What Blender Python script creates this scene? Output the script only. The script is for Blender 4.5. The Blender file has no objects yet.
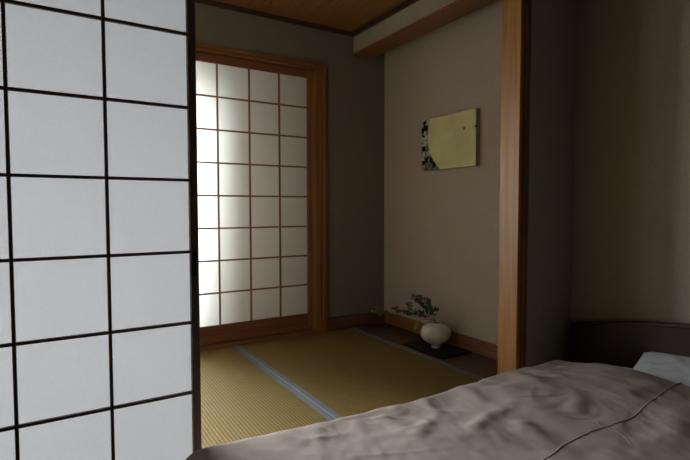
import bpy, bmesh, math, random
from mathutils import Vector, Matrix, noise
random.seed(7)
col = bpy.context.scene.collection

# ------------------------------------------------------------------ materials
def nt(name):
    m = bpy.data.materials.new(name); m.use_nodes = True
    t = m.node_tree; t.nodes.clear()
    return m, t, t.nodes.new('ShaderNodeOutputMaterial')
def N(t, kind, **kw):
    n = t.nodes.new(kind)
    for k, v in kw.items():
        if k in n.inputs: n.inputs[k].default_value = v
        else: setattr(n, k, v)
    return n
def coords(t, scale=(1,1,1), rot=(0,0,0)):
    tc = t.nodes.new('ShaderNodeTexCoord'); mp = t.nodes.new('ShaderNodeMapping')
    mp.inputs['Scale'].default_value = scale; mp.inputs['Rotation'].default_value = rot
    t.links.new(tc.outputs['Object'], mp.inputs['Vector']); return mp.outputs['Vector']
def ramp(t, fac, a, b, p0=0., p1=1.):
    r = t.nodes.new('ShaderNodeValToRGB'); t.links.new(fac, r.inputs['Fac'])
    r.color_ramp.elements[0].color = (*a,1); r.color_ramp.elements[1].color = (*b,1)
    r.color_ramp.elements[0].position = p0; r.color_ramp.elements[1].position = p1
    return r.outputs['Color']
def plain(name, c, rough=.6, metal=0., coat=0., spec=.5, var=.12, scale=30, bump=.0, bscale=60):
    m, t, out = nt(name)
    b = N(t, 'ShaderNodeBsdfPrincipled', Roughness=rough, Metallic=metal)
    b.inputs['Coat Weight'].default_value = coat; b.inputs['Specular IOR Level'].default_value = spec
    v = coords(t); nz = N(t, 'ShaderNodeTexNoise', Scale=scale); t.links.new(v, nz.inputs['Vector'])
    a = tuple(x*(1-var) for x in c); d = tuple(min(1,x*(1+var)) for x in c)
    t.links.new(ramp(t, nz.outputs['Fac'], a, d, .3, .7), b.inputs['Base Color'])
    if bump:
        n2 = N(t, 'ShaderNodeTexNoise', Scale=bscale, Detail=4.); t.links.new(v, n2.inputs['Vector'])
        bp = N(t, 'ShaderNodeBump', Strength=bump, Distance=.002); t.links.new(n2.outputs['Fac'], bp.inputs['Height'])
        t.links.new(bp.outputs['Normal'], b.inputs['Normal'])
    t.links.new(b.outputs[0], out.inputs[0]); return m
def wood(name, c, axis='z', rough=.45, var=.28, grain=26):
    m, t, out = nt(name)
    s = {'x':(1.2,grain,grain),'y':(grain,1.2,grain),'z':(grain,grain,1.2)}[axis]
    v = coords(t, s); nz = N(t, 'ShaderNodeTexNoise', Scale=1.6, Detail=6., Roughness=.62, Distortion=.5)
    t.links.new(v, nz.inputs['Vector'])
    b = N(t, 'ShaderNodeBsdfPrincipled', Roughness=rough)
    t.links.new(ramp(t, nz.outputs['Fac'], tuple(x*(1-var) for x in c), tuple(x*(1+var) for x in c), .34, .66), b.inputs['Base Color'])
    bp = N(t, 'ShaderNodeBump', Strength=.12, Distance=.001); t.links.new(nz.outputs['Fac'], bp.inputs['Height'])
    t.links.new(bp.outputs['Normal'], b.inputs['Normal'])
    t.links.new(b.outputs[0], out.inputs[0]); return m
def wallpaper(name, c):
    m, t, out = nt(name)
    v = coords(t)
    n1 = N(t, 'ShaderNodeTexNoise', Scale=190., Detail=3.); t.links.new(v, n1.inputs['Vector'])
    v2 = coords(t, (18,18,260)); n2 = N(t, 'ShaderNodeTexNoise', Scale=1.5, Detail=3.); t.links.new(v2, n2.inputs['Vector'])
    v3 = coords(t, (260,260,18)); n3 = N(t, 'ShaderNodeTexNoise', Scale=1.5, Detail=3.); t.links.new(v3, n3.inputs['Vector'])
    a1 = N(t, 'ShaderNodeMath', operation='ADD'); t.links.new(n2.outputs['Fac'], a1.inputs[0]); t.links.new(n3.outputs['Fac'], a1.inputs[1])
    a2 = N(t, 'ShaderNodeMath', operation='MULTIPLY_ADD'); t.links.new(a1.outputs[0], a2.inputs[0]); a2.inputs[1].default_value = .33; 
    a3 = N(t, 'ShaderNodeMath', operation='MULTIPLY'); t.links.new(n1.outputs['Fac'], a3.inputs[0]); a3.inputs[1].default_value = .34
    t.links.new(a3.outputs[0], a2.inputs[2])
    b = N(t, 'ShaderNodeBsdfPrincipled', Roughness=.9); b.inputs['Specular IOR Level'].default_value = .15
    t.links.new(ramp(t, a2.outputs[0], tuple(x*.86 for x in c), tuple(x*1.12 for x in c), .38, .62), b.inputs['Base Color'])
    bp = N(t, 'ShaderNodeBump', Strength=.35, Distance=.0015); t.links.new(a2.outputs[0], bp.inputs['Height'])
    t.links.new(bp.outputs['Normal'], b.inputs['Normal'])
    t.links.new(b.outputs[0], out.inputs[0]); return m
def washi(name, c, trans, tc):
    m, t, out = nt(name)
    v = coords(t, (1,1,1)); n1 = N(t, 'ShaderNodeTexNoise', Scale=160., Detail=5., Roughness=.7, Distortion=.6); t.links.new(v, n1.inputs['Vector'])
    d = N(t, 'ShaderNodeBsdfDiffuse'); tr = N(t, 'ShaderNodeBsdfTranslucent')
    t.links.new(ramp(t, n1.outputs['Fac'], tuple(x*.95 for x in c), c, .3, .7), d.inputs['Color'])
    t.links.new(ramp(t, n1.outputs['Fac'], tuple(x*.96 for x in tc), tuple(x*1.02 for x in tc), .35, .65), tr.inputs['Color'])
    mx = N(t, 'ShaderNodeMixShader'); mx.inputs[0].default_value = trans
    t.links.new(d.outputs[0], mx.inputs[1]); t.links.new(tr.outputs[0], mx.inputs[2]); t.links.new(mx.outputs[0], out.inputs[0]); return m
def tatami(name):
    m, t, out = nt(name)
    v = coords(t)
    sx = N(t, 'ShaderNodeSeparateXYZ'); t.links.new(v, sx.inputs[0])
    # warp ribs every 15 mm running along the mat, rush strands across them
    def wave(sock, per, ph=0.):
        a = N(t, 'ShaderNodeMath', operation='MULTIPLY_ADD'); t.links.new(sock, a.inputs[0]); a.inputs[1].default_value = 2*math.pi/per; a.inputs[2].default_value = ph
        s = N(t, 'ShaderNodeMath', operation='SINE'); t.links.new(a.outputs[0], s.inputs[0]); return s.outputs[0]
    w1 = wave(sx.outputs['X'], .0165); w2 = wave(sx.outputs['Y'], .009)
    mu = N(t, 'ShaderNodeMath', operation='MULTIPLY'); t.links.new(w1, mu.inputs[0]); t.links.new(w2, mu.inputs[1])
    ad = N(t, 'ShaderNodeMath', operation='MULTIPLY_ADD'); t.links.new(mu.outputs[0], ad.inputs[0]); ad.inputs[1].default_value = .3; t.links.new(w1, ad.inputs[2])
    mr = N(t, 'ShaderNodeMapRange'); mr.inputs['From Min'].default_value = -1.3; mr.inputs['From Max'].default_value = 1.3; t.links.new(ad.outputs[0], mr.inputs['Value'])
    v2 = coords(t, (4,90,4)); nz = N(t, 'ShaderNodeTexNoise', Scale=2., Detail=5.); t.links.new(v2, nz.inputs['Vector'])
    c1 = ramp(t, mr.outputs[0], (.14,.088,.026), (.30,.205,.068), .05, .75)
    c2 = ramp(t, nz.outputs['Fac'], (.80,.80,.74), (1,1,1), .35, .65)
    mx = N(t, 'ShaderNodeMix', data_type='RGBA', blend_type='MULTIPLY'); mx.inputs['Factor'].default_value = 1
    t.links.new(c1, mx.inputs[6]); t.links.new(c2, mx.inputs[7])
    b = N(t, 'ShaderNodeBsdfPrincipled', Roughness=.75); b.inputs['Specular IOR Level'].default_value = .12
    t.links.new(mx.outputs[2], b.inputs['Base Color'])
    bp = N(t, 'ShaderNodeBump', Strength=.6, Distance=.0025); t.links.new(mr.outputs[0], bp.inputs['Height']); t.links.new(bp.outputs['Normal'], b.inputs['Normal'])
    t.links.new(b.outputs[0], out.inputs[0]); return m
def cloth(name, c, rough=.75, sheen=.15, th=900.):
    m, t, out = nt(name)
    v = coords(t); nz = N(t, 'ShaderNodeTexNoise', Scale=th, Detail=2.); t.links.new(v, nz.inputs['Vector'])
    b = N(t, 'ShaderNodeBsdfPrincipled', Roughness=rough); b.inputs['Sheen Weight'].default_value = sheen; b.inputs['Specular IOR Level'].default_value = .3
    t.links.new(ramp(t, nz.outputs['Fac'], tuple(x*.95 for x in c), c, .3, .7), b.inputs['Base Color'])
    bp = N(t, 'ShaderNodeBump', Strength=.1, Distance=.0006); t.links.new(nz.outputs['Fac'], bp.inputs['Height']); t.links.new(bp.outputs['Normal'], b.inputs['Normal'])
    t.links.new(b.outputs[0], out.inputs[0]); return m
def glass(name):
    m, t, out = nt(name)
    g = N(t, 'ShaderNodeBsdfGlossy', Roughness=.02); tr = N(t, 'ShaderNodeBsdfTransparent', Color=(.96,.98,.97,1))
    fr = N(t, 'ShaderNodeFresnel', IOR=1.45); mx = N(t, 'ShaderNodeMixShader')
    t.links.new(fr.outputs[0], mx.inputs[0]); t.links.new(tr.outputs[0], mx.inputs[1]); t.links.new(g.outputs[0], mx.inputs[2]); t.links.new(mx.outputs[0], out.inputs[0]); return m
M = dict(
    wall=wallpaper('wallpaper', (.52,.445,.355)), wall_back=wallpaper('wallpaper_back_shaded', (.185,.162,.115)), wall_dim=wallpaper('wallpaper_shaded', (.40,.36,.27)), wall_dark=plain('unseen_wall_dark', (.12,.09,.06), .8), plaster=plain('white_plaster', (.80,.78,.74), .9, var=.04),  # back and dim wallpapers are the same paper with shade in their colour
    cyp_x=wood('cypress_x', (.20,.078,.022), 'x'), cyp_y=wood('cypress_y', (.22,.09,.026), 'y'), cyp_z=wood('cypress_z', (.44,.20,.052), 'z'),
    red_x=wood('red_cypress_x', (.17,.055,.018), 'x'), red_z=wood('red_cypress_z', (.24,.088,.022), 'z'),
    lat=wood('lattice_wood', (.23,.10,.045), 'z'),
    dark_x=wood('dark_stile_x', (.13,.085,.06), 'x', .5), dark_z=wood('dark_stile_z', (.13,.085,.06), 'z', .5),
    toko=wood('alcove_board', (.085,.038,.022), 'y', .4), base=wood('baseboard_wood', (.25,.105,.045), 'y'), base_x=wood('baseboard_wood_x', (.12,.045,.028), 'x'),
    cornice=wood('cornice_wood', (.055,.025,.012), 'x'),
    head=wood('headboard_wood', (.040,.018,.012), 'y', .45), ceil_bed=plain('ceiling_plaster', (.30,.27,.22), .9),
    tat=tatami('tatami_rush'), heri2=cloth('tatami_edge_highlight', (.24,.26,.29), .8, 0., 500.), heri=cloth('tatami_border_cloth', (.135,.148,.168), .8, .1, 500.),  # heri2 is a painted highlight tone for the mat edge fold
    paper=washi('washi_front', (.74,.76,.80), .5, (.70,.682,.688)), paper_b=washi('washi_back', (.66,.62,.56), .84, (.98,.96,.92)),
    duvet=cloth('duvet_cotton', (.295,.237,.205), .9, 0.), pillow=cloth('pillow_cotton', (.45,.455,.48)), carpet=plain('bedroom_carpet', (.16,.13,.10), .95, bump=.5, bscale=300),
    vase=None, lacquer=plain('black_lacquer', (.006,.005,.006), .45, coat=0., spec=.25, var=.02), leaf=plain('leaf_green', (.05,.085,.03), .5, var=.4, scale=80),
    leaf2=plain('leaf_yellow_green', (.20,.24,.04), .5, var=.3), stem=plain('stem_green', (.06,.06,.025), .6), petal=plain('petal_violet', (.30,.17,.42), .6), petalw=plain('petal_white', (.6,.6,.55), .6),
    heart=plain('flower_heart', (.45,.30,.05), .7), metal=plain('dark_pull', (.006,.005,.005), .4, var=.05),
    glass=glass('window_glass'), sash=plain('sash_aluminium', (.30,.28,.26), .4, .6), ext=plain('exterior_ground', (.35,.35,.33), .9),
    art=None, board=plain('picture_board', (.30,.24,.17), .6), emblem=plain('emblem_orange', (.55,.14,.04), .5, var=.3, scale=200), white=plain('shell_white', (.62,.60,.52), .35),
)
def glaze():
    m, t, out = nt('celadon_glaze'); v = coords(t)
    n1 = N(t, 'ShaderNodeTexNoise', Scale=9., Detail=5.); t.links.new(v, n1.inputs['Vector'])
    b = N(t, 'ShaderNodeBsdfPrincipled', Roughness=.12); b.inputs['Coat Weight'].default_value = 1.; b.inputs['Coat Roughness'].default_value = .06
    t.links.new(ramp(t, n1.outputs['Fac'], (.58,.55,.45), (.74,.71,.62), .3, .7), b.inputs['Base Color'])
    t.links.new(b.outputs[0], out.inputs[0]); return m
M['vase'] = glaze()
def artglass():
    m, t, out = nt('yellow_green_glass'); v = coords(t)
    n1 = N(t, 'ShaderNodeTexNoise', Scale=5., Detail=3.); t.links.new(v, n1.inputs['Vector'])
    b = N(t, 'ShaderNodeBsdfPrincipled', Roughness=.12); b.inputs['Coat Weight'].default_value = .5
    t.links.new(ramp(t, n1.outputs['Fac'], (.66,.63,.30), (.80,.76,.38), .3, .7), b.inputs['Base Color'])
    t.links.new(b.outputs[0], out.inputs[0]); return m
M['art'] = artglass()

# ------------------------------------------------------------------ mesh helpers
def link(name, bm, mat, parent=None, smooth=False, origin=None):
    me = bpy.data.meshes.new(name)
    bmesh.ops.recalc_face_normals(bm, faces=bm.faces)
    if origin is not None: bmesh.ops.translate(bm, verts=bm.verts, vec=-Vector(origin))
    if smooth:
        for f in bm.faces: f.smooth = True
    bm.to_mesh(me); bm.free(); me.materials.append(mat)
    o = bpy.data.objects.new(name, me); col.objects.link(o)
    if origin is not None: o.location = origin
    if parent is not None: o.parent = parent
    return o
def addbox(bm, x0, x1, y0, y1, z0, z1, bev=0.):
    r = bmesh.ops.create_cube(bm, size=1.)
    vs = r['verts']
    for v in vs: v.co = Vector(((x0+x1)/2+v.co.x*(x1-x0), (y0+y1)/2+v.co.y*(y1-y0), (z0+z1)/2+v.co.z*(z1-z0)))
    if bev:
        es = list({e for v in vs for e in v.link_edges})
        bmesh.ops.bevel(bm, geom=es, offset=bev, segments=2, profile=.5, affect='EDGES')
def box(name, x0, x1, y0, y1, z0, z1, mat, parent=None, bev=.002):
    bm = bmesh.new(); addbox(bm, x0, x1, y0, y1, z0, z1, bev); return link(name, bm, mat, parent)
def boxes(name, lst, mat, parent=None, bev=0.):
    bm = bmesh.new()
    for b in lst: addbox(bm, *b, bev)
    return link(name, bm, mat, parent)
def struct(o): o['kind'] = 'structure'; return o
def tag(o, label, cat, group=None):
    o['label'] = label; o['category'] = cat
    if group: o['group'] = group
    return o
def empty(name, loc):
    o = bpy.data.objects.new(name, None); col.objects.link(o); o.location = loc; o.empty_display_size = .05; return o
def under(root):           # children are modelled in world coordinates, then hung on the empty
    bpy.context.view_layer.update()
    for ch in root.children:
        ch.location = Vector(ch.location) - Vector(root.location)
def tube(bm, pts, rads, seg=8):
    pts = [Vector(p) for p in pts]; rings = []
    if not hasattr(rads, '__len__'): rads = [rads]*len(pts)
    for i, p in enumerate(pts):
        d = (pts[min(i+1, len(pts)-1)] - pts[max(i-1, 0)]).normalized()
        a = d.cross(Vector((.31,.2,.93))).normalized(); b = d.cross(a)
        rings.append([bm.verts.new(p + (a*math.cos(2*math.pi*k/seg) + b*math.sin(2*math.pi*k/seg))*rads[i]) for k in range(seg)])
    for r, s in zip(rings, rings[1:]):
        for k in range(seg): bm.faces.new((r[k], r[(k+1)%seg], s[(k+1)%seg], s[k]))
    bm.faces.new(rings[0]); bm.faces.new(rings[-1])
def lathe(bm, prof, c, seg=64):
    rings = []
    for r, z in prof:
        rings.append([bm.verts.new((c[0]+r*math.cos(2*math.pi*k/seg), c[1]+r*math.sin(2*math.pi*k/seg), c[2]+z)) for k in range(seg)])
    for a, b in zip(rings, rings[1:]):
        for k in range(seg): bm.faces.new((a[k], a[(k+1)%seg], b[(k+1)%seg], b[k]))
    bm.faces.new(rings[0]); bm.faces.new(rings[-1])
def smoothpath(pts, n=6):
    pts = [Vector(p) for p in pts]; out = []
    for i in range(len(pts)-1):
        p0, p1, p2, p3 = pts[max(i-1,0)], pts[i], pts[i+1], pts[min(i+2,len(pts)-1)]
        for k in range(n):
            t = k/n
            out.append(.5*((2*p1)+(p2-p0)*t+(2*p0-5*p1+4*p2-p3)*t*t+(3*p1-p0-3*p2+p3)*t**3))
    out.append(pts[-1]); return out

# ------------------------------------------------------------------ the setting
YB = 3.40       # back wall of the tatami room
YP = 1.62       # bedroom face of the partition
XR = 2.50       # right wall
XL = -1.95
YW0 = 3.80
HC = 2.442
# floors
struct(box('floor_tatami_base', XL, 2.157, 1.745, YB, -.14, -.056, M['carpet'], bev=0))
struct(box('floor', -2.2, XR, -2.3, YP-.02, -.33, -.25, M['carpet'], bev=0))
struct(box('floor_alcove', 2.160, XR, 1.745, YB, -.056, 0.0, M['toko'], bev=.002))
struct(box('floor_engawa', XL, XR, YB+.075, YW0, -.14, -.01, wood('engawa_floor', (.50,.40,.29), 'x'), bev=0))
# walls (each a slab with real thickness)
struct(box('wall_right', XR, XR+.12, -2.3, 4.1, -.33, 2.75, M['wall'], bev=0))
struct(boxes('wall_back', [(1.915, XR, YB, YB+.07, -.05, HC), (XL, 1.915, YB, YB+.07, 2.135, HC)], M['wall_back']))  # same paper as the right wall, shade put into its colour
struct(box('wall_left', XL-.12, XL, YP+.1, 4.1, -.33, 2.75, M['wall_dark'], bev=0))  # unseen wall, dark finish added to cut bounced light
struct(boxes('wall_partition', [(2.0855, XR, YP, YP+.12, -.33, 2.6), (-.70, 2.0855, YP, YP+.12, 2.16, 2.6), (-2.2, -.70, YP, YP+.12, -.33, 2.6)], M['wall_dim']))  # ordinary wallpaper, darkened in colour to carry the shade
struct(box('wall_bedroom_left', -2.32, -2.2, -2.42, YP+.12, -.33, 2.75, M['wall_dark'], bev=0))  # unseen bedroom walls also darkened to lower the ambient bounce
struct(box('wall_bedroom_rear', -2.32, XR+.12, -2.42, -2.3, -.33, 2.75, M['wall_dark'], bev=0))
struct(box('wall_step', -.70, 2.036, YP-.005, YP+.12, -.33, -.032, M['cyp_x'], bev=0))
# window wall beyond the shoji
WX0, WX1, WZ0, WZ1, YW = -1.35, .875, .03, 1.86, 3.80
struct(boxes('wall_window', [(XL, WX0, YW, YW+.12, -.14, HC), (WX1, XR, YW, YW+.12, -.14, HC), (WX0, WX1, YW, YW+.12, -.14, WZ0), (WX0, WX1, YW, YW+.12, WZ1, HC)], M['plaster']))
struct(box('ceiling_engawa', XL, XR, YB+.07, YW+.12, HC, HC+.08, M['plaster'], bev=0))
# tatami ceiling: planks with seams
bm = bmesh.new()
seams = [-1.95, -1.445, -1.05, -.65, -.25, .15, .545, .942, 1.339, 1.738, 2.135, XR]
for a, b in zip(seams, seams[1:]): addbox(bm, a+.003, b-.003, YP+.12, YB, HC, HC+.03, .002)
addbox(bm, XL, XR, YP+.12, YB, HC+.03, HC+.06)
struct(link('ceiling', bm, wood('ceiling_plank', (.27,.115,.032), 'y', .6)))
struct(box('ceiling_bedroom', -2.32, XR, -2.42, YP, 2.60, 2.68, M['ceil_bed'], bev=0))
struct(box('trim_1', XL, 2.18, YB-.028, YB, HC-.03, HC, M['cornice']))
struct(box('trim_2', 2.153, 2.181, YP+.12, YB-.028, HC-.03, HC, M['cornice']))
# hanging alcove wall with its wooden underside
struct(box('wall_lintel', 2.1815, 2.350, YP+.12, YB, 2.285, HC, M['wall_dim'], bev=0))  # same wallpaper again, its shade painted in as a darker tone
struct(box('trim_3', 2.1815, 2.362, YP+.12, YB, 2.262, 2.285, M['cyp_y'], bev=.002))
# casing of the back shoji opening
struct(boxes('trim_4', [(XL, 1.905, YB-.035, YB+.075, 2.105, 2.135), (XL, 1.893, YB-.022, YB+.075, 2.082, 2.105)], M['cyp_x'], bev=.003))
struct(boxes('trim_5', [(1.872, 1.905, YB-.035, YB+.075, -.055, 2.105), (1.815, 1.872, YB-.034, YB+.075, -.055, .03), (1.815, 1.872, YB-.018, YB+.075, .0301, 2.082)], M['red_z'], bev=.003))
struct(box('trim_6', XL, 1.815, YB-.034, YB+.075, -.056, .030, M['cyp_x'], bev=.003))
# casing of the partition opening
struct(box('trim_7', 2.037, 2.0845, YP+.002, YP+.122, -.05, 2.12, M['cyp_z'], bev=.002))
struct(box('trim_8', 2.063, 2.092, YP-.018, YP-.0005, -.24, 2.12, wood('casing_wood', (.15,.07,.035), 'z'), bev=.002))
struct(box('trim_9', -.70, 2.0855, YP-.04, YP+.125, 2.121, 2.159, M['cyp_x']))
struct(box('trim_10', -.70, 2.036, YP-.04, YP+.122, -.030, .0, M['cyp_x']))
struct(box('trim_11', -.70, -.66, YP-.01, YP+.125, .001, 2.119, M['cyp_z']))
# baseboards
struct(box('baseboard_back', 1.906, XR-.016, YB-.034, YB, .0025, .105, M['base_x']))
struct(box('baseboard_right', XR-.015, XR, YP+.122, YB-.0, .0, .100, M['base']))

# windows
def window(name, x0, x1, yy, cat):
    r = boxes(name, [(x0, x1, yy, yy+.05, WZ0, WZ0+.05), (x0, x1, yy, yy+.05, WZ1-.05, WZ1), (x0, x0+.045, yy, yy+.05, WZ0+.05, WZ1-.05), (x1-.045, x1, yy, yy+.05, WZ0+.05, WZ1-.05)], M['sash'])
    struct(r)
    box('pane', x0+.045, x1-.045, yy+.02, yy+.026, WZ0+.05, WZ1-.05, M['glass'], r, 0)
window('window_1', WX0, (WX0+WX1)/2+.02, YW+.01, '')
window('window_2', (WX0+WX1)/2-.02, WX1, YW+.065, '')

# ------------------------------------------------------------------ tatami mats
def mat(x0, x1, label):
    r = empty('tatami_mat', ((x0+x1)/2, (1.745+3.366)/2, -.055))
    box('rush_surface', x0+.0365, x1-.0365, 1.746, 3.364, -.055, 0, M['tat'], r, .003)
    box('cloth_border', x0+.0008, x0+.036, 1.746, 3.364, -.055, .002, M['heri'], r, .0045)
    box('cloth_border', x1-.036, x1-.0008, 1.746, 3.364, -.055, .002, M['heri'], r, .0045)
    for a in (x0+.0002, x1-.0042): box('edge_highlight', a, a+.004, 1.746, 3.364, -.054, .0032, M['heri2'], r, .001)  # thin lighter strips painted in for the glint on the mat edges
    under(r); tag(r, label, 'tatami mat', 'tatami mats')
mat(.125, 1.140, 'straw tatami mat nearest the bright paper screen, left of the grey-blue seam')
mat(1.140, 2.155, 'straw tatami mat beside the dark alcove board, right of the grey-blue seam')
struct(box('floor_tatami_hidden', XL, .123, 1.746, 3.364, -.055, 0, M['tat'], bev=.002))

# ------------------------------------------------------------------ shoji screens
def shoji(label, x_papers, z_papers, yf, stile, top, bot, bw, mats, side, pull=None, depth=.030):
    x0, x1, z0, z1 = x_papers[0], x_papers[-1], z_papers[0], z_papers[-1]
    ms, mr, ml, mp = mats
    r = empty('shoji_screen', ((x0+x1)/2, yf+depth/2, z0-bot))
    for a, b in ((x0-stile, x0), (x1, x1+stile)):
        s = box('stile', a, b, yf, yf+depth, z0-bot, z1+top, ms, r, .003)
        if pull and a == x1:
            bm = bmesh.new(); addbox(bm, b-.020, b-.006, yf-.002, yf+.004, pull[0], pull[1], .0018); q = link('finger_pull', bm, M['metal'], s)
            q['label'] = 'dark recessed finger pull'
    box('rail', x0, x1, yf, yf+depth, z1, z1+top, mr, r, .002)
    box('rail', x0, x1, yf, yf+depth, z0-bot, z0, mr, r, .002)
    for x in x_papers[1:-1]:
        box('vertical_bar', x-bw/2, x+bw/2, yf+.004, yf+.018, z0, z1, ml, r, .0012)
    for z in z_papers[1:-1]:
        box('crossbar', x0, x1, yf+.0055, yf+.0165, z-bw/2, z+bw/2, ml, r, .001)
    box('paper', x0, x1, yf+.0185, yf+.0192, z0, z1, mp, r, 0)
    under(r); tag(r, label, 'sliding screen')
rows = [.161 + .2327*i for i in range(9)]
shoji('large sliding paper screen with dark brown grid, in the foreground at left', [-.570+.24*i for i in range(5)], rows, YP-.034, .0262, .096, .158, .0095,
      (M['dark_z'], M['dark_x'], M['dark_z'], M['paper']), 1, (.78,.86))
shoji('glowing paper screen with reddish wooden grid, in the back wall behind the tatami', [.798]+[1.037,1.274,1.512]+[1.748], rows, YB-.008, .040, .055, .128, .0115,
      (M['red_z'], M['red_x'], M['lat'], M['paper_b']), 1)

# ------------------------------------------------------------------ wall picture
r = empty('wall_picture', (2.485, 2.5875, 1.287))
yl, yr, zb, zt = 2.865, 2.312, 1.287, 1.672
def plate(name, pts, xa, xb, mat, bev=.001):
    bm = bmesh.new(); vs = [bm.verts.new((xa, y, z)) for y, z in pts]; f = bm.faces.new(vs)
    e = bmesh.ops.extrude_face_region(bm, geom=[f]); bmesh.ops.translate(bm, verts=[v for v in e['geom'] if isinstance(v, bmesh.types.BMVert)], vec=(xb-xa,0,0))
    return link(name, bm, mat, r)
outl = [(yr,zb),(yl,zb),(yl,zt-.06),(yl-.012,zt-.025),(yl-.045,zt-.004),(yl-.09,zt),(yr,zt)]
plate('backing_board', outl, 2.4985, 2.4655, M['board'])
AK = [(0,2.657),(.12,2.708),(.25,2.748),(.4,2.778),(.6,2.794),(.8,2.790),(1,2.772)]
def arcat(t):
    for (a, ya), (b, yb) in zip(AK, AK[1:]):
        if t <= b: return ya+(yb-ya)*(t-a)/(b-a)
    return AK[-1][1]
arc = [(arcat(i/16), zb+(zt-zb)*i/16) for i in range(17)]
pts = [(yr+.001,zb+.001)] + arc + [(yr+.001,zt-.001)]
g = plate('glass_panel', pts, 2.465, 2.460, M['art']); g['label'] = 'yellow green glass panel with a curved left edge'
peb = plate('mosaic_bed', [(yl-.001,zb+.001)]+[(y+.001, z) for y, z in arc[:-1]]+[(2.775,zt-.003),(yl-.045,zt-.006),(yl-.013,zt-.027),(yl-.001,zt-.062)], 2.465, 2.4625, plain('mosaic_bed_grout', (.20,.20,.13), .6, var=.5, scale=60))
def arcy(z): return arcat((z-zb)/(zt-zb))
pm = [plain('pebble_black', (.008,.009,.008), .25), plain('pebble_green', (.12,.16,.09), .3, var=.4), plain('pebble_white', (.62,.60,.52), .3), plain('pebble_olive', (.22,.20,.12), .35)]
placed = []
tries = 0
while len(placed) < 46 and tries < 4000:
    tries += 1
    z = random.uniform(zb+.014, zt-.014); a = arcy(z)
    y = random.uniform(a+.010, yl-.014); s = .020 if tries < 60 else .015 if tries < 400 else .011 if tries < 1600 else .007
    if z > zt-.05 and y > yl-.03: continue
    if any((y-p[0])**2+(z-p[1])**2 < (s+p[2])**2*.95 for p in placed): continue
    placed.append((y,z,s))
for i,(y,z,s) in enumerate(placed):
    bm = bmesh.new(); bmesh.ops.create_icosphere(bm, subdivisions=2, radius=1.)
    k = random.uniform(.85,1.15); ang = random.uniform(0,math.pi)
    for v in bm.verts:
        a, b = v.co.y*s*k, v.co.z*s/k*1.15
        v.co = Vector((2.461+v.co.x*.004, y+a*math.cos(ang)-b*math.sin(ang), z+a*math.sin(ang)+b*math.cos(ang)))
    link('pebble', bm, pm[random.choice((0,0,0,1,2,2,3)) if s<.014 else random.choice((0,0,1,2,2,3))], r, True)
bm = bmesh.new()
for k in range(5):
    a = 2*math.pi*k/5+.3
    bmesh.ops.create_cone(bm, cap_ends=True, segments=10, radius1=.0075, radius2=.006, depth=.002, matrix=Matrix.Translation((2.4592, 2.418+.007*math.cos(a), 1.553+.007*math.sin(a))) @ Matrix.Rotation(-math.pi/2, 4, 'Y'))
link('red_emblem', bm, M['emblem'], r)['label'] = 'small orange flower mark'
box('hanging_clip', 2.4585, 2.474, yr-.0015, yr+.008, 1.545, 1.560, M['metal'], r, .0008)
under(r); tag(r, 'yellow-green glass picture edged with black and white pebbles, hung on the right wall', 'picture')

# ------------------------------------------------------------------ alcove objects
b = box('display_board', 2.187, 2.463, 2.328, 2.735, .0005, .0125, M['lacquer'], bev=.002)
tag(b, 'thin black lacquered board lying under the vase', 'board')
VC = (2.318, 2.535, .0130)
prof = [(.024,0),(.029,.0),(.030,.004),(.029,.015),(.031,.019),(.050,.029),(.078,.046),(.097,.066),(.107,.088),(.109,.106),(.105,.128),(.093,.150),(.074,.165),(.056,.1725),(.047,.176),(.046,.181),(.041,.1815),(.039,.176),(.045,.168),(.080,.150),(.097,.110),(.080,.062),(.040,.036)]
vr = empty('vase', VC)
bm = bmesh.new(); lathe(bm, prof, VC); link('jar', bm, M['vase'], vr, True)
bm = bmesh.new(); lathe(bm, [(.0285,.0005),(.0315,.003),(.0305,.014),(.0295,.0155)], VC); link('foot', bm, M['white'], vr, True)['label'] = 'small pale unglazed foot ring'
under(vr); tag(vr, 'round off-white glazed vase standing on the black board in the alcove', 'vase')

def leafs(bm, path, n, ln, wd, rnd, t0=.15):
    for i in range(n):
        t = t0+(1-t0)*(i+.5)/n; k = min(int(t*(len(path)-1)), len(path)-2)
        p = path[k].lerp(path[k+1], t*(len(path)-1)-k)
        d = (path[k+1]-path[k]).normalized()
        a = rnd.uniform(0, 2*math.pi)
        side = Vector((math.cos(a), math.sin(a), rnd.uniform(-.3,.7))).normalized()
        ax = (d*.5+side).normalized(); nrm = ax.cross(Vector((rnd.uniform(-1,1), rnd.uniform(-1,1), rnd.uniform(.2,1)))).normalized(); w = nrm
        L = ln*1.15*rnd.uniform(.7,1.25); W = wd*1.9*rnd.uniform(.8,1.2); up = ax.cross(w).normalized()
        row = []
        for s, ww, cz in ((0,.05,0),(.25,.8,.08),(.5,1,.1),(.78,.6,.02),(1,.04,-.12)):
            c = p+ax*L*s+up*L*cz
            row.append([bm.verts.new(c-w*W*ww+up*W*.3*ww), bm.verts.new(c), bm.verts.new(c+w*W*ww+up*W*.3*ww)])
        for q, s in zip(row, row[1:]):
            bm.faces.new((q[0],q[1],s[1],s[0])); bm.faces.new((q[1],q[2],s[2],s[1]))
def thicken(o, th=.0006):
    m = o.modifiers.new('thickness', 'SOLIDIFY'); m.thickness = th
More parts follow.
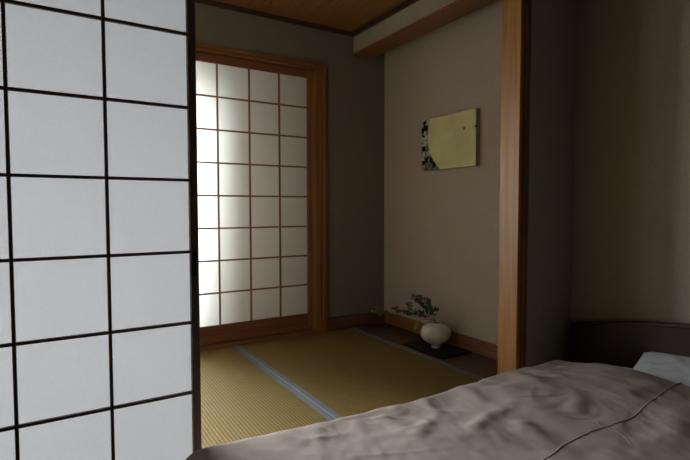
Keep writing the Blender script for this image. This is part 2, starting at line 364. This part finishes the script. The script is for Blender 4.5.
def blossom(parent, c, rad, mat, rnd, face=Vector((-.5,-.6,.5))):
    bm = bmesh.new(); face = face.normalized(); a = face.cross(Vector((0,0,1))).normalized(); b2 = face.cross(a)
    c = Vector(c)
    for k in range(9):
        an = 2*math.pi*k/9+rnd.uniform(-.1,.1); d = (a*math.cos(an)+b2*math.sin(an)); w = face.cross(d).normalized()
        v = [c+d*rad*.15, c+d*rad*.6+w*rad*.2+face*rad*.15, c+d*rad+face*rad*.22, c+d*rad*.6-w*rad*.2+face*rad*.15]
        bm.faces.new([bm.verts.new(q) for q in v])
    f = link('blossom', bm, mat, parent); thicken(f, .0005)
    bm = bmesh.new(); bmesh.ops.create_icosphere(bm, subdivisions=1, radius=rad*.28, matrix=Matrix.Translation(c+face*rad*.08)); link('flower_center', bm, M['heart'], f, True)
IN = (2.318, 2.535, .125)
MO = (2.316, 2.530, .197)
def sprig(label, path, nleaf, ln, wd, flowers, seed, leafmat, th=.0014, fm=None, group='flower sprigs in the vase', forks=()):
    rnd = random.Random(seed)
    p = smoothpath([IN, MO]+path)
    r = empty('flower_sprig', IN)
    bm = bmesh.new(); tube(bm, p, [th*(1-.6*i/len(p)) for i in range(len(p))], 6)
    fk = []
    for q in forks:
        fp = smoothpath(q, 4); fk.append(fp); tube(bm, fp, th*.5, 5)
    link('stem', bm, M['stem'], r, True)
    if nleaf:
        bm = bmesh.new(); n0 = 10
        leafs(bm, p[n0:], nleaf, ln, wd, rnd, .0)
        for fp in fk: leafs(bm, fp, max(3, nleaf//4), ln, wd, rnd, .2)
        thicken(link('foliage', bm, leafmat, r))
    for f, rad in flowers: blossom(r, f, rad, fm or M['petal'], rnd)
    for ch in r.children: ch.location = -Vector(IN)
    tag(r, label, 'flower', group)
sprig('tallest upright leafy sprig with a violet bloom, right in the vase', [(2.3,2.548,.262),(2.3,2.587,.305),(2.3,2.609,.345)], 38, .026, .006, [((2.295,2.609,.350),.014)], 1, M['leaf'],
      forks=[[(2.3,2.548,.262),(2.30,2.53,.285),(2.29,2.515,.290)]])
sprig('leafy sprig with two violet blooms, leaning left behind the upright one', [(2.31,2.600,.252),(2.31,2.685,.306),(2.31,2.708,.350)], 38, .026, .006, [((2.305,2.708,.354),.013),((2.27,2.738,.345),.012)], 2, M['leaf'],
      forks=[[(2.31,2.63,.27),(2.29,2.70,.31),(2.27,2.738,.345)]])
sprig('sprig bending left with one pale violet bloom on a bare tip', [(2.28,2.620,.235),(2.27,2.739,.257),(2.27,2.774,.292)], 26, .024, .006, [((2.265,2.774,.297),.017)], 3, M['leaf'])
sprig('long dark-leaved sprig trailing low to the left of the vase', [(2.26,2.626,.236),(2.25,2.796,.219),(2.25,2.93,.230)], 40, .026, .0065, [], 4, M['leaf'])
sprig('longest thin sprig with tiny white buds, reaching into the corner', [(2.22,2.66,.222),(2.2,2.80,.214),(2.2,2.966,.195),(2.2,3.072,.200),(2.2,3.150,.180)], 0, .02, .006, [((2.2,3.155,.176),.009),((2.2,3.10,.213),.008),((2.19,3.03,.165),.008)], 5, M['leaf'], fm=M['petalw'],
      forks=[[(2.2,2.98,.195),(2.2,3.03,.18),(2.19,3.06,.14)],[(2.2,3.04,.199),(2.21,3.08,.215),(2.2,3.12,.213)],[(2.2,3.04,.199),(2.2,3.06,.17),(2.2,3.10,.16)]])
# its leaves near the tip
rnd = random.Random(9); bm = bmesh.new(); pth = smoothpath([(2.2,2.95,.195),(2.2,3.04,.195),(2.2,3.10,.185)])
leafs(bm, pth, 24, .032, .008, rnd, 0); tip = [o for o in col.objects if o.name.startswith('flower_sprig')][-1]
fo = link('foliage', bm, plain('leaf_fresh_green', (.11,.15,.045), .5, var=.4, scale=60), tip); fo.location = -Vector(IN); thicken(fo)
# drooping yellow-green leaf
def droop():
    r = empty('drooping_leaf', IN); p = smoothpath([IN, MO, (2.28,2.55,.215),(2.23,2.575,.215),(2.21,2.60,.200)])
    bm = bmesh.new(); tube(bm, p, .0010, 6); link('stem', bm, M['stem'], r, True)
    bm = bmesh.new(); row = []
    for s in range(9):
        t = s/8; c = Vector((2.21-.01*t, 2.600+.035*t, .202-.085*t+.012*math.sin(math.pi*t))); w = .016*math.sin(math.pi*(.06+.92*t))**.8
        row.append([bm.verts.new(c+Vector((.3,-.95,-.1))*w), bm.verts.new(c+Vector((.003,0,.002))), bm.verts.new(c+Vector((-.3,.95,.1))*w)])
    for q, s in zip(row, row[1:]):
        bm.faces.new((q[0],q[1],s[1],s[0])); bm.faces.new((q[1],q[2],s[2],s[1]))
    thicken(link('blade', bm, M['leaf2'], r, True), .001)
    for ch in r.children: ch.location = -Vector(IN)
    tag(r, 'single yellow-green leaf drooping over the left side of the vase', 'leaf')
droop()

# ------------------------------------------------------------------ bed
r = empty('bed', (1.4, .58, -.25))
bm = bmesh.new()
n = 48; ys = [-.42+ (1.575+.42)*i/n for i in range(n+1)]
def arch(y): return .50-.127*((y-.58)/.98)**2
def slab(bm, xa, xb, zlo, zhi):
    f = [[bm.verts.new((x, y, z(y))) for y in ys] for x in (xa, xb) for z in (zlo, zhi)]
    A, B, C2, D = f
    for i in range(n):
        bm.faces.new((A[i],A[i+1],B[i+1],B[i])); bm.faces.new((C2[i],D[i],D[i+1],C2[i+1]))
        bm.faces.new((B[i],B[i+1],D[i+1],D[i])); bm.faces.new((A[i],C2[i],C2[i+1],A[i+1]))
    for i in (0, n): bm.faces.new((A[i],B[i],D[i],C2[i]))
slab(bm, 2.425, 2.465, lambda y: -.2, lambda y: arch(y)-.018); hb = link('headboard', bm, M['head'], r)
bm = bmesh.new(); slab(bm, 2.418, 2.475, lambda y: arch(y)-.018, lambda y: arch(y)); o = link('cap_rail', bm, M['head'], hb)
mod = o.modifiers.new('soft', 'BEVEL'); mod.width = .005; mod.segments = 2
for y0, y1 in ((-.40,-.36),(1.528,1.560)): box('side_rail', .42, 2.424, y0, y1, -.12, .03, M['head'], r)
box('foot_rail', .38, .42, -.40, 1.555, -.12, .03, M['head'], r)
for x in (.385, 2.36):
    for y in (-.38, 1.50): box('leg', x, x+.05, y-.02 if y<0 else y, y+.03 if y<0 else y+.05, -.25, -.121, M['head'], r)
box('slat_base', .43, 2.423, -.350, 1.47, -.06, .0, M['head'], r, .003)
box('mattress', .44, 2.40, -.345, 1.455, .001, .185, M['pillow'], r, .03)
under(r); tag(r, 'low bed with a dark arched wooden headboard against the right wall', 'bed')

# duvet: arc-length sheet rounding over the mattress edges
XA, XB, YA, YD = .325, 2.185, -.46, 1.500
ZT = .262
def edge(t, L, rad):      # t beyond L goes round a quarter circle, then down
    if t <= L: return t, 0.
    a = (t-L)/rad
    if a < math.pi/2: return L+rad*math.sin(a), rad*(1-math.cos(a))
    return L+rad, rad+(t-L-rad*math.pi/2)
random.seed(3)
creases = []
def crease(x0, y0, x1, y1, h, w): creases.append((Vector((x0,y0)), Vector((x1,y1)), h, w))
# folds fanning in from the far edge
for c in ((.90,1.38,.80,1.18,.007,.030),(1.00,1.36,.97,1.15,.007,.028),(1.10,1.40,1.30,1.12,.014,.035),(1.25,1.43,1.12,1.20,.010,.03),
          (1.45,1.42,1.36,1.15,.014,.035),(1.52,1.40,1.62,1.08,.010,.04),(1.75,1.38,1.66,1.12,.012,.04),(1.85,1.35,1.92,1.05,.010,.05),
          (.62,1.42,.72,1.22,.008,.03),(.75,1.40,.66,1.20,.008,.03),(1.15,1.08,1.42,1.16,.010,.030),(1.30,1.00,1.22,.78,.012,.04),
          (1.55,.98,1.75,1.10,.010,.035),(1.62,.70,1.95,.78,.010,.05),(1.88,.98,2.1,.92,.010,.04),(1.0,1.16,1.16,1.26,.010,.03)):
    crease(*c)
def segd(p, a, b):
    ab = b-a; t = max(0, min(1, (p-a).dot(ab)/ab.length_squared)); return (p-(a+ab*t)).length, t
def wrinkle(x, y):
    h = .015*noise.noise(Vector((x*1.7+3, y*2.2, 1.)))
    q = Vector((x*3.2+y*1.4, y*3.0-x*2.2, 4.)); w = noise.noise(q*.6)*1.3
    h += .013*noise.noise(q+Vector((w,w,0))) + .0045*noise.noise(Vector((x*11+w, y*7-w, 8.)))
    h += .0016*noise.noise(Vector((x*34+3*w, y*20, 2.)))
    rg = noise.noise(Vector((x*5.5+y*3.5+w, y*4-x*3, 12.))); h += .0035*max(0, 1-abs(rg)*3.2)**2*max(0, noise.noise(Vector((x*2.1, y*2.1, 20.)))+.25)
    fe = math.exp(-((y-1.28)/.2)**2)*max(0, .4+noise.noise(Vector((x*2.6, 3., 9.))))
    h += .012*fe*max(0, 1-abs(noise.noise(Vector((x*6.5+y*5., y*3.-x*1.5, 31.))))*4.)**2
    rg = noise.noise(Vector((x*9-y*6+w, y*5+x*6, 15.))); h += .0012*max(0, 1-abs(rg)*3.)**2
    p = Vector((x, y))
    for a, b, hh, ww in creases:
        d, t = segd(p, a, b)
        if d < ww*3: h += hh*math.exp(-(d/ww)**2)*(1-.75*t)
    return h
PIPE = smoothpath([(.60,.86,0),(.95,.80,0),(1.16,.825,0),(1.30,.857,0),(1.48,.86,0),(1.60,.852,0),(1.684,.857,0),(1.90,.895,0),(2.10,.918,0),(2.165,.925,0)], 8)
def top_z(x, y):
    cx, cy = (x-1.3)/1.1, (y-.5)/1.1
    base = ZT + .040*max(0, 1-cx*cx*.6-cy*cy)
    base += .022*math.exp(-((x-2.12)/.22)**2-((y-1.12)/.16)**2)
    cx = min(1, max(0, (x-1.75)/.4)); cy = min(1, max(0, (y-1.22)/.24))
    ey = min(1, max(0, (y-1.05)/.38)); ey = ey*ey*(3-2*ey)
    base -= ey*(.002+.044*math.exp(-((x-1.30)/.48)**2))
    return base - .026*cx*cx*(3-2*cx)*cy*cy*(3-2*cy)
def duvet_point(u, v):
    # u along x from XA.., v along y
    r1, r2 = .055, .065
    mx, my = (XA+XB)/2, (YA+YD)/2
    Lx, Ly = (XB-XA)/2-r1, (YD-YA)/2-r2
    sx = 1 if u > 0 else -1; sy = 1 if v > 0 else -1
    px_, dx = edge(abs(u), Lx, r1); py_, dy = edge(abs(v), Ly, r2)
    x, y = mx+sx*px_, my+sy*py_
    if sx > 0: dx = min(dx, .055)
    e = min(1., max(0., (Lx+r1-abs(px_))/.12)); e2 = min(1., max(0., (Ly+r2-abs(py_))/.10))
    k = (e*e2)**.5
    fold = .010*math.sin(x*19+3*noise.noise(Vector((x*2,0,5))))*min(1, dy/.1) if dy > .02 else 0
    fold2 = .010*math.sin(y*17)*min(1, dx/.1) if dx > .02 and sx < 0 else 0
    z = top_z(x, y) - dx - dy + wrinkle(x, y)*(.45+.55*k)*(.6 if (dx > .03 or dy > .03) else 1)
    return Vector((x+fold2*1., y+fold*1., max(z, -.20)))
r = empty('duvet', ((XA+XB)/2, (YA+YD)/2, .0))
bm = bmesh.new()
NU, NV = 330, 340
Ux0, Ux1 = -((XB-XA)/2-.055)-.40, ((XB-XA)/2-.055)+.055*math.pi/2
Vy0, Vy1 = -((YD-YA)/2-.065)-.36, ((YD-YA)/2-.065)+.36
grid = [[bm.verts.new(duvet_point(Ux0+(Ux1-Ux0)*i/NU, Vy0+(Vy1-Vy0)*j/NV)) for j in range(NV+1)] for i in range(NU+1)]
for i in range(NU):
    for j in range(NV): bm.faces.new((grid[i][j], grid[i+1][j], grid[i+1][j+1], grid[i][j+1]))
def dz(x, y): return top_z(x, y)+wrinkle(x, y)
o = link('quilt_cover', bm, M['duvet'], r, True)
m = o.modifiers.new('thickness', 'SOLIDIFY'); m.thickness = .012; m.offset = 0
bm = bmesh.new(); tube(bm, [(p.x, p.y-.008, dz(p.x, p.y-.008)+.0040) for p in PIPE], .0038, 8); q = link('piping', bm, M['duvet'], r, True)
q['label'] = 'raised piped seam running along the duvet'
seam = smoothpath([(1.45,.97,0),(1.53,.905,0),(1.50,.86,0),(1.50,.80,0),(1.45,.74,0)], 5)
bm = bmesh.new(); tube(bm, [(p.x, p.y, dz(p.x, p.y)+.0045) for p in seam], [.0028]*len(seam), 6); link('fold_seam', bm, M['duvet'], r, True)
bm = bmesh.new(); tube(bm, [(XB-.030, 1.14-1.45*i/60, dz(XB-.030, 1.14-1.45*i/60)-.0005) for i in range(61)], .006, 8); link('hem', bm, M['pillow'], r, True)
under(r); tag(r, 'rumpled off-white duvet spread over the bed', 'duvet')

# pillow
bm = bmesh.new(); NP = 40
cx, cy, hx, hy = 2.303, .85, .108, .335
def pil(s, t, sg):
    a = (1-s**4)**.5*(1-t**4)**.5 if abs(s) < 1 and abs(t) < 1 else 0
    w = .006*noise.noise(Vector((s*3, t*5, 3.)))+.004*noise.noise(Vector((s*7, t*9, 6.)))
    x = cx+hx*s*(1-.05*(1-t*t)*0); y = cy+hy*t*(1-.03*(1-s*s))
    return Vector((x, y, .250+.055*s + sg*(.062*a)+w*(a>0)+(.006 if a==0 else 0)))
for sg in (1,-1):
    g = [[bm.verts.new(pil(-1+2*i/NP, -1+2*j/NP, sg)) for j in range(NP+1)] for i in range(NP+1)]
    for i in range(NP):
        for j in range(NP): bm.faces.new((g[i][j], g[i+1][j], g[i+1][j+1], g[i][j+1]))
bmesh.ops.remove_doubles(bm, verts=bm.verts, dist=.0004)
p = link('pillow', bm, M['pillow'], None, True, origin=(cx, cy, .2)); tag(p, 'white cotton pillow between the duvet and the dark headboard', 'pillow')

# ------------------------------------------------------------------ light: overcast daylight through the window
def area(name, loc, rot, sx, sy, power, c=(1,1,1), spread=math.pi):
    l = bpy.data.lights.new(name, 'AREA'); l.shape = 'RECTANGLE'; l.size = sx; l.size_y = sy; l.energy = power; l.color = c; l.spread = spread
    o = bpy.data.objects.new(name, l); col.objects.link(o); o.location = loc; o.rotation_euler = rot; return o
area('daylight_window', (-.06, YW+.40, 1.40), (math.radians(-65), 0, 0), 2.9, 1.9, 345, (.93,.97,1.0), math.radians(142))
w = bpy.data.worlds.new('overcast_sky'); bpy.context.scene.world = w; w.use_nodes = True
w.node_tree.nodes['Background'].inputs[0].default_value = (.75,.85,1,1); w.node_tree.nodes['Background'].inputs[1].default_value = .6

# ------------------------------------------------------------------ camera
yaw, pitch, roll, F = .552557, .0448551, .00133629, 480.55
fw = Vector((math.sin(yaw)*math.cos(pitch), math.cos(yaw)*math.cos(pitch), -math.sin(pitch)))
rt = Vector((math.cos(yaw), -math.sin(yaw), 0)); dn = fw.cross(rt)
r2 = rt*math.cos(roll)+dn*math.sin(roll); d2 = -rt*math.sin(roll)+dn*math.cos(roll)
mw = Matrix((r2, -d2, -fw)).transposed().to_4x4(); mw.translation = Vector((0,0,1))
cd = bpy.data.cameras.new('camera'); cd.sensor_width = 36; cd.lens = F*36/690; cd.clip_start = .02
cam = bpy.data.objects.new('camera', cd); col.objects.link(cam); cam.matrix_world = mw
bpy.context.scene.camera = cam
vs = bpy.context.scene.view_settings
bpy.context.scene.display_settings.display_device = 'sRGB'
vs.view_transform = 'Standard'; vs.look = 'None'; vs.exposure = .08; vs.gamma = 1; vs.use_curve_mapping = False
